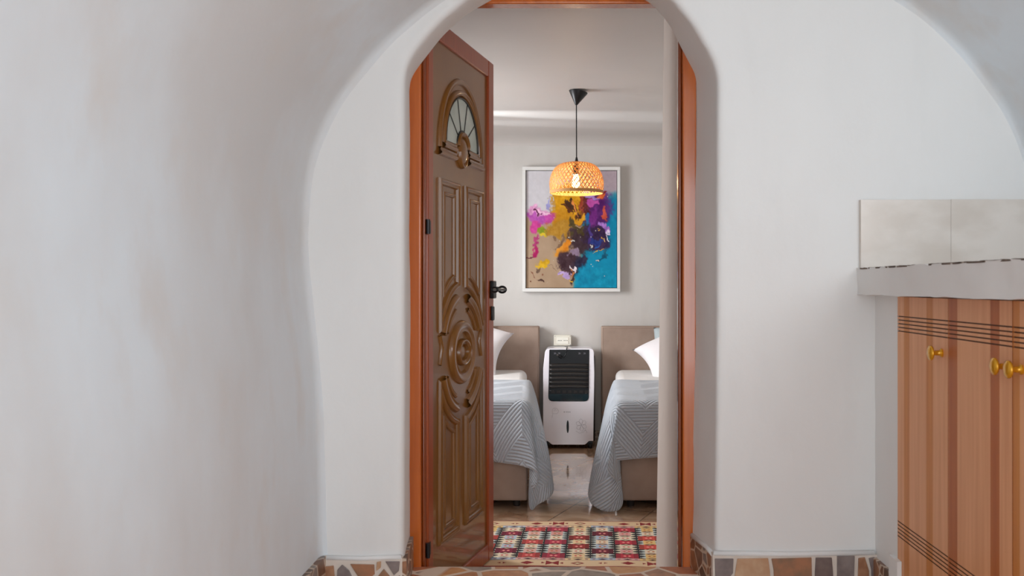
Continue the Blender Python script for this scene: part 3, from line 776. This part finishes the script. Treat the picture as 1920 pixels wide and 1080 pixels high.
# ---------------------------------------------------------------- beds
M['bed_fabric'] = noisy('taupe_upholstery', (166, 145, 131), (154, 133, 120), 9, 0.85, 0.35, 260, detail=6, bdist=0.002)
M['sheet'] = noisy('white_sheet', (232, 230, 228), (226, 224, 222), 6, 0.8, 0.2, 12, bdist=0.006)
M['bed_foot'] = base_mat('dark_bed_foot', (40, 34, 32), 0.5)
def headboard(b, x0, x1):
    b.box(x0, x1, 6.60, 6.68, 0.03, 0.860)
def make_bed(sgn, xin_head, xin_foot, hb_in, hb_out, label):
    bed = empty('bed', (sgn*0.75, 5.6, 0), 0, label, 'bed', 'twin taupe beds')
    b = MB(); x0, x1 = sorted((hb_in, hb_out)); b.box(x0, x1, 6.60, 6.70, 0.03, 0.862); hb = b.build('headboard', M['bed_fabric'], bed, bevel=0.012, bseg=3)
    b = MB(); i = 0.010
    b.tube([(x0 + i, 6.602, 0.04), (x0 + i, 6.602, 0.862 - i), (x1 - i, 6.602, 0.862 - i), (x1 - i, 6.602, 0.04)], 0.0045, 6)
    b.build('piping', M['bed_fabric'], hb, smooth=True, angle=180)
    F = 4.70; out_h, out_f = xin_head + sgn*0.88, xin_foot + sgn*0.88
    def slab(z0, z1, name, mat, bev, off=0.0, seg=3):
        b = MB()
        pts = [(xin_foot + sgn*off, F + off), (out_f - sgn*off, F + off), (out_h - sgn*off, 6.60), (xin_head + sgn*off, 6.60)]
        b.hexa([(x, y, z0) for x, y in pts] + [(x, y, z1) for x, y in pts]); return b.build(name, mat, bed, bevel=bev, bseg=seg)
    slab(0.042, 0.30, 'bed_base', M['bed_fabric'], 0.012)
    slab(0.302, 0.548, 'mattress', M['sheet'], 0.05, 0.006, 5)
    for fx_, fy_ in ((xin_foot + sgn*0.06, F + 0.08), (out_f - sgn*0.06, F + 0.08), (xin_head + sgn*0.06, 6.45), (out_h - sgn*0.06, 6.45)):
        MB().tube([(fx_, fy_, 0.0), (fx_, fy_, 0.045)], [0.018, 0.024], 12).build('foot', M['bed_foot'], bed, smooth=True, angle=40)
    return bed
make_bed(-1, -0.320, -0.229, -0.236, -1.30, 'taupe upholstered single bed on the left, half hidden behind the open door')
make_bed(1, 0.311, 0.250, 0.216, 1.28, 'taupe upholstered single bed on the right, cut off by the door reveal')

# quilts: flat cloth coordinates (u, v) mapped onto top, side drop, foot drop and the corner fold
def quilt_mat():
    m = base_mat('pale_blue_quilting', (182, 190, 200), 0.45); t = NT(m)
    t.b.inputs['Sheen Weight'].default_value = 0.25
    uv = t.n('ShaderNodeUVMap', uv_map='UVMap'); sp = t.n('ShaderNodeSeparateXYZ'); t.l(uv.outputs[0], sp.inputs[0])
    def mth(op, a, b_=None, v=None):
        n_ = t.n('ShaderNodeMath', operation=op)
        if hasattr(a, 'links'): t.l(a, n_.inputs[0])
        else: n_.inputs[0].default_value = a
        if b_ is not None:
            if hasattr(b_, 'links'): t.l(b_, n_.inputs[1])
            else: n_.inputs[1].default_value = b_
        return n_.outputs[0]
    W, B_ = 0.40, 0.30       # chevrons every 40 cm, alternating with straight bands
    du = mth('ABSOLUTE', mth('SUBTRACT', mth('FLOORED_MODULO', mth('ADD', sp.outputs[0], W/2 - 0.254), W), W/2))
    q = mth('SUBTRACT', sp.outputs[1], du)
    ch = mth('GREATER_THAN', mth('FLOORED_MODULO', mth('ADD', q, 0.30), B_), 0.19)
    a1 = mth('MULTIPLY', sp.outputs[1], 2*math.pi/0.016); a2 = mth('MULTIPLY', q, 2*math.pi/0.022)
    s1 = mth('SINE', a1); s2 = mth('SINE', a2)
    sel = mth('ADD', mth('MULTIPLY', s1, ch), mth('MULTIPLY', s2, mth('SUBTRACT', 1.0, ch)))
    hgt = mth('SQRT', mth('ABSOLUTE', mth('MULTIPLY', mth('ADD', sel, 1.0), 0.5)))
    bp = t.n('ShaderNodeBump'); bp.inputs['Strength'].default_value = 0.9; bp.inputs['Distance'].default_value = 0.007
    t.l(hgt, bp.inputs['Height']); t.l(bp.outputs[0], t.b.inputs['Normal'])
    return m
M['quilt'] = quilt_mat()
def lerpn(tab, t):
    for i in range(len(tab) - 1):
        if t <= tab[i+1][0] or i == len(tab) - 2:
            k = (t - tab[i][0]) / (tab[i+1][0] - tab[i][0]); return tab[i][1].lerp(tab[i+1][1], k)
def make_quilt(sgn, xh, xf, side_tab, corner, foot_tab, label, a=0.42, bb=0.30, width=0.92):
    YF, YH, ZT = 4.672, 5.70, 0.562
    C = Vector((xf - sgn*0.018, YF, ZT))
    Lv = YH - YF
    nu_s, nu_t, nv_f, nv_t = 18, 40, 14, 50
    us = [-a + a*i/nu_s for i in range(nu_s)] + [width*i/nu_t for i in range(nu_t + 1)]
    vs = [-bb + bb*i/nv_f for i in range(nv_f)] + [Lv*i/nv_t for i in range(nv_t + 1)]
    cc = resample(catmull(corner, 8), 61)
    def ridge_x(v): return xf - sgn*0.018 + (xh - xf) * (v / 1.9)
    def Fm(u, v):
        if u >= 0 and v >= 0:
            x = ridge_x(v) + sgn*u
            return Vector((x, YF + v, ZT + 0.006*noise.noise(Vector((x*5, v*4, sgn))) ))
        if u < 0 and v >= 0:
            Rg = Vector((ridge_x(v), YF + v, ZT)); H = lerpn(side_tab, v); s = -u/a
            p = Rg.lerp(H, s); bul = math.sin(s*math.pi)*0.018
            return p + Vector((-sgn*bul, 0, 0.02*math.sin(s*math.pi)))
        if u >= 0 and v < 0:
            Rg = Vector((ridge_x(0) + sgn*u, YF, ZT)); H = lerpn(foot_tab, u); s = -v/bb
            return Rg.lerp(H, s) + Vector((0, -0.012*math.sin(s*math.pi) , 0))
        su, sv = -u/a, -v/bb; s = max(su, sv)
        if s < 1e-9: return C.copy()
        phi = (sv/s) if su >= sv else 2 - (su/s)
        H = cc[0].lerp(cc[0], 0) if phi <= 0 else None
        fi = phi/2*60; i = min(59, int(fi)); H = cc[i].lerp(cc[i+1], fi - i)
        return C.lerp(H, s) + Vector((0, -0.012*math.sin(s*math.pi), 0))
    pos = [[Fm(u, v) for u in us] for v in vs]
    # soften the ridges
    nr, nc = len(vs), len(us)
    for it in range(5):
        new = [r[:] for r in pos]
        for i in range(1, nr-1):
            for j in range(1, nc-1):
                new[i][j] = pos[i][j]*0.5 + (pos[i-1][j] + pos[i+1][j] + pos[i][j-1] + pos[i][j+1])*0.125
        pos = new
    for r in pos:
        for p in r: p.z = max(p.z, 0.010)
    b = MB(); b.grid(pos)
    o = b.build('quilt', M['quilt'], None, smooth=True, angle=180, solid=0.010, fixn=False, subsurf=1)
    uvl = o.data.uv_layers.new(name='UVMap')
    for poly in o.data.polygons:
        for li in poly.loop_indices:
            vi = o.data.loops[li].vertex_index; i, j = divmod(vi, nc)
            uvl.data[li].uv = (us[j]*sgn + 0.1, vs[i] + 0.05)
    tag(o, label, 'quilt', 'pale blue quilts on the twin beds')
    return o
YFq = 4.672
side_r = [(0.0, P(1103, 930, 4.74)), (0.12, P(1104, 922, 4.82)), (0.5, P(1113, 892, 5.18)), (1.03, P(1126, 852, 5.70))]
corner_r = [P(1103, 930, 4.74), P(1108, 945, 4.66), P(1124, 956, 4.61), P(1146, 963, 4.60), P(1161, 958, 4.62), P(1168, 940, 4.65), P(1163, 915, 4.64), P(1150, 898, 4.59), P(1138, 883, 4.57), P(1138, 871, 4.58), P(1150, 865, 4.61)]
foot_r = [(0.0, P(1150, 865, 4.61)), (0.08, P(1178, 862, 4.645)), (0.3, P(1240, 857, 4.655)), (0.92, P(1470, 857, 4.655))]
make_quilt(1, 0.311, 0.250, side_r, corner_r, foot_r, 'pale blue chevron quilt with its corner drooping to the floor on the right bed')
side_l = [(0.0, P(1038, 920, 4.76)), (0.12, P(1036, 912, 4.86)), (0.5, P(1027, 884, 5.2)), (1.03, P(1017, 850, 5.70))]
corner_l = [P(1038, 920, 4.76), P(1034, 930, 4.70), P(1022, 940, 4.65), P(1006, 948, 4.63), P(998, 960, 4.62), P(993, 950, 4.64), P(993, 920, 4.65), P(1003, 915, 4.61), P(1011, 900, 4.59), P(1007, 888, 4.59), P(996, 880, 4.61)]
foot_l = [(0.0, P(996, 880, 4.61)), (0.08, P(970, 872, 4.645)), (0.3, P(921, 866, 4.655)), (0.92, P(700, 864, 4.655))]
make_quilt(-1, -0.320, -0.229, side_l, corner_l, foot_l, 'pale blue chevron quilt hanging off the foot of the left bed beside the door')

# pillows
M['pillow'] = noisy('white_pillowcase', (236, 232, 234), (230, 226, 230), 5, 0.8, 0.35, 9, bdist=0.01)
M['blue_pillow'] = noisy('pale_blue_cushion', (186, 196, 198), (176, 188, 192), 5, 0.8)
def pillow(name, wd, ht, th, M4, mat, label, cat, pinch=0.16, group=None):
    b = MB(); n = 26
    for side in (-1, 1):
        rows = []
        for i in range(n + 1):
            row = []
            for j in range(n + 1):
                u = -1 + 2*i/n; v = -1 + 2*j/n
                x = wd/2*u*(1 - pinch*(1 - v*v)); z = ht/2*v*(1 - pinch*(1 - u*u))
                y = side*th/2*((1 - u**4)**0.6)*((1 - v**4)**0.6)*(1 + 0.12*noise.noise(Vector((u*2.2, v*2.2, wd*9 + side))))
                row.append(M4 @ Vector((x, y, z)))
            rows.append(row)
        b.grid(rows)
    o = b.build(name, mat, None, smooth=True, angle=180, merge=0.0004)
    return tag(o, label, cat, group)
pm = Matrix.Translation((-0.725, 6.30, 0.768)) @ Matrix.Rotation(R(20), 4, 'Y') @ Matrix.Rotation(R(-38), 4, 'X')
pillow('pillow', 0.56, 0.40, 0.13, pm, M['pillow'], 'white pillow leaning on the left headboard, its corner showing past the door', 'pillow', group='white pillows on the beds')
pm = Matrix.Translation((0.742, 6.20, 0.722)) @ Matrix.Rotation(R(-27), 4, 'Y') @ Matrix.Rotation(R(-48), 4, 'X')
pillow('pillow', 0.58, 0.40, 0.15, pm, M['pillow'], 'white pillow with a pointed corner on the right bed', 'pillow', group='white pillows on the beds')
pm = Matrix.Translation((0.87, 6.515, 0.705)) @ Matrix.Rotation(R(-8), 4, 'X')
pillow('cushion', 0.56, 0.305, 0.12, pm, M['blue_pillow'], 'pale blue cushion behind the pillow on the right bed', 'cushion', 0.03)
pm = Matrix.Translation((-0.88, 6.52, 0.735)) @ Matrix.Rotation(R(-8), 4, 'X')
pillow('cushion', 0.60, 0.36, 0.12, pm, M['blue_pillow'], 'pale cushion behind the pillow on the left bed', 'cushion', 0.03)

# ---------------------------------------------------------------- air cooler
CD = 6.42; kc = F_PX / CD
qx = lambda px: (px - CX) / kc
qz = lambda py: EYE + (CY - py) / kc
M['cooler_white'] = base_mat('white_plastic', (238, 235, 242), 0.22, coat=0.4)
M['cooler_black'] = base_mat('black_plastic', (18, 18, 20), 0.3, spec=0.3)
M['cooler_teal'] = base_mat('dark_teal_gloss', (22, 46, 54), 0.08, coat=0.8, coat_rough=0.03)
M['louvre'] = base_mat('charcoal_slat', (40, 36, 34), 0.4, spec=0.3)
M['grey_print'] = base_mat('grey_print', (150, 146, 156), 0.5)
cl = empty('air_cooler', ((qx(1019) + qx(1113))/2, CD + 0.13, 0), 0, 'white portable air cooler with a black louvred front between the beds', 'air cooler')
def rounded(pts, r, seg=5):
    out = []; n = len(pts)
    for i in range(n):
        p = Vector(pts[i][:2]); a = Vector(pts[i-1][:2]); c = Vector(pts[(i+1) % n][:2]); rr = pts[i][2] if len(pts[i]) > 2 else r
        if rr <= 0: out.append(p); continue
        d1 = (a - p).normalized(); d2 = (c - p).normalized()
        p1 = p + d1*rr; p2 = p + d2*rr
        for k in range(seg + 1):
            t_ = k/seg; out.append(p1*(1-t_)**2 + p*2*t_*(1-t_) + p2*t_**2)
    return out
def plate(pts, r, y0, y1, name, mat, parent, bevel=0.002):
    loop = [(p.x, y0, p.y) for p in rounded(pts, r)]
    return MB().prism(loop, (0, y1 - y0, 0)).build(name, mat, parent, bevel=bevel)
body_pts = [(qx(1018), qz(827), 0.004), (qx(1027), qz(827), 0.010), (qx(1035), qz(834), 0.010), (qx(1097), qz(834), 0.010), (qx(1104), qz(827), 0.010), (qx(1112.5), qz(827), 0.004), (qx(1114.5), qz(700), 0.01), (qx(1113.5), qz(653.5), 0.030), (qx(1022.5), qz(653.5), 0.034), (qx(1018.5), qz(690), 0.01)]
body = plate(body_pts, 0.01, CD, CD + 0.24, 'housing', M['cooler_white'], cl, 0.007)
b = MB(); b.box(qx(1021), qx(1116), CD + 0.06, CD + 0.25, 0.045, 0.66); b.build('rear_shell', M['cooler_black'], cl, bevel=0.008)
pan = plate([(qx(1028), qz(742), 0.0), (qx(1028), qz(752.5), 0.034), (qx(1104), qz(752.5), 0.034), (qx(1104.5), qz(700), 0), (qx(1105), qz(655.5), 0.006), (qx(1030), qz(655.5), 0.006)], 0.0, CD - 0.003, CD + 0.01, 'front_panel', M['cooler_black'], cl, 0.001)
plate([(qx(1028.6), qz(739), 0.0), (qx(1028.6), qz(752), 0.032), (qx(1103.6), qz(752), 0.032), (qx(1103.6), qz(739), 0.0)], 0, CD - 0.005, CD - 0.001, 'display', M['cooler_teal'], pan, 0.001)
for i in range(6):
    y = 682 + i*7.9
    b = MB(); x0, x1 = qx(1030), qx(1103)
    rows = []
    for j in range(13):
        u = j/12; x = x0 + (x1-x0)*u; sag = 0.003*(1 - (2*u-1)**2)
        rows.append([(x, CD - 0.004, qz(y) + sag), (x, CD - 0.012, qz(y+2.2) + sag), (x, CD - 0.010, qz(y + 5.4) + sag), (x, CD - 0.002, qz(y+6.0) + sag)])
    b.grid(rows); b.build('louvre', M['louvre'], pan, solid=0.001, smooth=True, angle=60)
for i in range(7):
    x = 1033.5 + i*10.6
    b = MB(); b.box(qx(x), qx(x + 6.5), CD - 0.007, CD - 0.002, qz(737), qz(732)); b.build('button', M['louvre'], pan, bevel=0.001)
b = MB()
def line(b, pts, r=0.0010, y=CD - 0.0006, n=6):
    c = catmull([Vector((qx(x), y, qz(z))) for x, z in pts], n); b.tube(c, r, 5)
for x0 in (1038.5, 1046.5, 1084.5, 1094):
    b = MB()
    for dx in (0, 2): line(b, [(x0 + dx, 661), (x0 + dx + 2.0, 662.5), (x0 + dx, 664)], 0.0008, CD - 0.0036)
    b.build('panel_icon', M['grey_print'], pan)
b = MB(); line(b, [(1030, 731.5), (1033.5, 732.6), (1037.5, 732)], 0.001, CD - 0.0036); b.build('panel_icon', M['grey_print'], pan)
b = MB()
for dy in (-1.6, 0, 1.6): line(b, [(1098, 736 + dy), (1103, 736 - dy*0.3)], 0.0009, CD - 0.0052)
b.build('panel_icon', M['grey_print'], pan)
b = MB()
line(b, [(1036,776),(1036,768),(1040,765),(1045,767),(1047,772),(1043,776),(1038,775),(1036,778),(1035,784)], 0.0006)
line(b, [(1039,771),(1041,767),(1043,771)], 0.0005)
b.build('flower_print', M['grey_print'], body); b = MB()
for k in range(6):
    a = 2*math.pi*k/6 + 0.4; cx_, cy_ = 1090, 797
    line(b, [(cx_, cy_), (cx_ + 7*math.cos(a-.5), cy_ + 8*math.sin(a-.5)), (cx_ + 10.5*math.cos(a), cy_ + 11.5*math.sin(a)), (cx_ + 7*math.cos(a+.5), cy_ + 8*math.sin(a+.5)), (cx_, cy_)], 0.0006)
line(b, [(1080,808),(1086,812),(1094,810),(1098,806),(1101,812)], 0.0006); line(b, [(1097,806),(1097.5,807)], 0.0018)
b.build('flower_print', M['grey_print'], body)
b = MB()
line(b, [(1057.3, 772), (1058.6, 773)], 0.0026)
for i in range(6): line(b, [(1061 + i*1.6, 771.5), (1061.4 + i*1.6, 773.5)], 0.0010)
b.build('maker_mark', base_mat('dark_grey_print', (110, 106, 116), 0.5), body)
b = MB(); cx_, cy_ = qx(1064.5), qz(800)
pts = [(cx_ + 0.0085*math.sin(R(a))*1.0, CD - 0.002, cy_ + 0.045*math.cos(R(a))) for a in range(0, 360, 15)]
b.prism(pts, (0, 0.004, 0)); b.build('water_window', M['cooler_black'], body)
for x, y in ((1024, CD + 0.035), (1107, CD + 0.035), (1024, CD + 0.20), (1107, CD + 0.20)):
    wh = MB(); wh.lathe([(0, -0.012), (0.018, -0.012), (0.021, -0.008), (0.021, 0.008), (0.018, 0.012), (0, 0.012)], (qx(x), y, 0.021), 'X', 20)
    wh.box(qx(x) - 0.016, qx(x) + 0.016, y - 0.012, y + 0.02, 0.030, 0.062)
    wh.build('caster', M['cooler_black'], cl, smooth=True, angle=40)
b = MB(); b.box(qx(1022), qx(1110), CD + 0.02, CD + 0.22, 0.050, 0.10); b.build('base_tray', M['cooler_black'], cl, bevel=0.006)

# socket, plug and cord
SD = 6.70; ks = F_PX/SD
sx = lambda px: (px - CX)/ks
sz = lambda py: EYE + (CY - py)/ks
M['socket'] = base_mat('ivory_plastic', (226, 222, 208), 0.35)
so = empty('wall_socket', (sx(1055), SD, sz(648)), 0, 'ivory double wall socket box above the air cooler', 'socket')
sb = plate([(sx(1038.5), sz(648)), (sx(1071), sz(648)), (sx(1071), sz(628)), (sx(1038.5), sz(628))], 0.010, SD - 0.030, SD + 0.02, 'socket_box', M['socket'], so, 0.003)
plate([(sx(1044), sz(644.5)), (sx(1066), sz(644.5)), (sx(1066), sz(632)), (sx(1044), sz(632))], 0.006, SD - 0.034, SD - 0.028, 'socket_face', base_mat('white_plastic_face', (238, 236, 224), 0.3), sb, 0.001)
b = MB()
for x in (1047, 1049.7, 1052.5, 1058, 1060.7, 1063.5): b.lathe([(0, -0.0352), (0.0028, -0.0352), (0.0028, -0.030)], (sx(x), SD, sz(638)), 'Y', 10); b.build('socket_hole', M['bed_foot'], sb); b = MB()
for x, y in ((1041, 630), (1069, 630), (1069, 646)): b.lathe([(0, -0.0315), (0.0024, -0.0315), (0.0024, -0.029)], (sx(x), SD, sz(y)), 'Y', 10); b.build('screw', M['bed_foot'], sb); b = MB()
cd = MB()
path = catmull([Vector(p) for p in ((sx(1056), 6.655, sz(650)), (sx(1061), 6.64, sz(649)), (sx(1064), 6.62, sz(652)), (sx(1063.5), 6.50, qz(652.0)), (sx(1063), 6.405, qz(654)), (sx(1062), 6.398, qz(662)), (sx(1058.5), 6.396, qz(668)), (sx(1054.5), 6.396, qz(670)))], 8)
cd.tube(path, 0.0042, 8)
po = empty('power_cord', tuple(path[4]), 0, 'black power cord and plug dangling over the top of the air cooler', 'cord')
cd.build('cord', M['cooler_black'], po, smooth=True, angle=180)
b = MB(); pe = path[-1]
b.tube([pe, pe + Vector((-0.012, 0, 0.006)), pe + Vector((-0.026, 0, 0.016))], [0.009, 0.012, 0.009], 10)
pg = b.build('plug', M['cooler_black'], po, smooth=True, angle=60)
b = MB(); b.tube([pe + Vector((-0.024, -0.004, 0.015)), pe + Vector((-0.036, -0.004, 0.026))], 0.0022, 8); b.tube([pe + Vector((-0.027, 0.004, 0.011)), pe + Vector((-0.040, 0.004, 0.020))], 0.0022, 8)
b.build('plug_pin', base_mat('steel_pin', (200, 200, 200), 0.2, 1.0), pg, smooth=True)

# ---------------------------------------------------------------- rug
def rug_colors(nx, ny, LX, LY):
    X, Y = np.meshgrid((np.arange(nx) + .5)/nx*LX, (np.arange(ny) + .5)/ny*LY)
    img = np.zeros((ny, nx, 3)); cream = (220, 190, 152); red = (138, 30, 34); dk = (30, 28, 32)
    img[:] = cream
    pitch = 0.105
    ci = np.floor(X/pitch).astype(int); dx = X - (ci + .5)*pitch
    def put(mk, c): img[mk] = c
    pal = [((206,150,142),(176,48,70)), ((226,196,150),(150,44,40)), ((168,180,194),(112,24,44)), ((212,160,152),(186,44,62)), ((222,186,120),(206,76,64)), ((176,186,196),(130,26,54)), ((218,172,160),(196,70,66))]
    # borders
    bw = 0.083
    for near in (True, False):
        yb = Y if near else LY - Y
        put(yb < 0.007, (150, 44, 44))
        dy = yb - 0.047
        typ = ci % 4
        d = np.abs(dx)/0.030 + np.abs(dy)/0.022
        put((typ == 2) & (d < 1), red)
        put((typ == 0) & (d < 1), red); put((typ == 0) & (d < 0.55), (206, 190, 150))
        hg = (np.abs(dx) < 0.026) & (np.abs(dy) < 0.007 + 0.022*np.abs(dx)/0.026)
        put((typ == 3) & hg, red)
        put((typ == 3) & (np.abs(dx) > 0.031) & (np.abs(dx) < 0.045) & (np.abs(dy) < (np.abs(dx) - 0.029)*0.75), red)
        put((typ == 1) & (np.abs(dx) > 0.004) & (np.abs(dx) < 0.020) & (np.abs(dy) < (0.020-np.abs(np.abs(dx)-0.0))*0.6), red)
        put((yb > bw) & (yb < bw + 0.004), (120, 84, 76))
        st = (yb >= bw + 0.004) & (yb < bw + 0.034)
        for k, (a, c) in enumerate(pal): put(st & (ci % 7 == k), a)
        put(st & (np.abs(dx)/0.02 + np.abs(yb - bw - 0.018)/0.010 < 1), (70, 30, 44))
        put(st & (np.abs(np.abs(dx) - 0.036) < 0.006) & (np.abs(yb - bw - 0.018) < 0.006), (150, 110, 110))
    f0 = bw + 0.034; f1 = LY - f0
    fld = (Y >= f0) & (Y < f1)
    nrow = 7; rh = (f1 - f0)/nrow
    rI = np.clip(((Y - f0)/rh).astype(int), 0, nrow-1); dyr = Y - f0 - (rI + .5)*rh
    sym = np.minimum(rI, nrow - 1 - rI)
    for k, (a, c) in enumerate(pal):
        km = fld & (ci % 7 == k)
        cen = km & (np.abs(dx) < 0.027)
        put(cen, (224, 206, 180))
        redrow = (sym + k) % 3 == 0
        alt = (sym + k) % 3 == 1
        put(cen & alt, a); put(cen & redrow, c)
        # stepped teeth either side, black spine between columns
        sd = km & ~cen
        tooth = ((Y - f0) % 0.0336)/0.0336; ax = np.abs(dx) - 0.027
        put(sd, dk)
        put(sd & (np.abs(tooth - .5) < 0.40 - ax/0.060) & (ax < 0.0205), (222, 208, 178) if k % 2 else (196, 202, 196))
        put(sd & redrow & (ax < 0.020), tuple(int(v*0.8) for v in c))
        put(sd & (np.abs(tooth - .5) < 0.15) & (ax >= 0.0205) & (ax < 0.022), (200, 190, 166))
        # lozenges at the row joints
        dj = np.abs(np.abs(dyr) - rh/2)
        lz = np.abs(dx)/0.026 + dj/0.015
        put(km & (lz < 1), (96, 24, 32) if k % 3 else (60, 44, 36)); put(km & (lz < 0.5), (200, 176, 140))
        sm = np.abs(np.abs(dx) - 0.010)/0.008 + np.abs(dyr)/0.010
        put(cen & (sm < 1), (206, 96, 90) if k % 2 else (190, 110, 60))
        put(cen & redrow & (sm < 1), (236, 150, 140))
    return linarr(img)
LX, LY = 1.575, 0.715
nx, ny_ = 520, 238
cols = rug_colors(nx, ny_, LX, LY)
ang = R(-1.6); cxr, cyr = 0.0, 4.075
rc, rs_ = math.cos(ang), math.sin(ang)
rowsr = []
for i in range(ny_ + 1):
    row = []
    for j in range(nx + 1):
        x = -0.86 + LX*j/nx; y = -LY/2 + LY*i/ny_
        y += 0.004*math.sin(x*5 + 1)
        z = 0.0045 + 0.0022*noise.noise(Vector((x*5, y*5, 0.3)))
        row.append((cxr + x*rc - y*rs_, cyr + x*rs_ + y*rc, z))
    rowsr.append(row)
b = MB(); b.grid(rowsr)
m = base_mat('woven_kilim', (200, 200, 200), 0.95); t = NT(m)
at = t.n('ShaderNodeVertexColor', layer_name='weave'); t.l(at.outputs[0], t.b.inputs['Base Color'])
o = b.build('kilim_rug', m, None, fixn=False, solid=0.004)
ca = o.data.color_attributes.new('weave', 'BYTE_COLOR', 'CORNER')
arr = np.ones((nx*ny_, 4, 4)); arr[:, :, :3] = np.repeat(cols.reshape(-1, 1, 3), 4, axis=1)
ca2 = arr.reshape(-1, 4)
o.data.color_attributes.remove(ca); ca = o.data.color_attributes.new('weave', 'FLOAT_COLOR', 'CORNER')
ca.data.foreach_set('color', ca2.ravel())
tag(o, 'red, cream and black patterned kilim rug on the bedroom floor', 'rug')
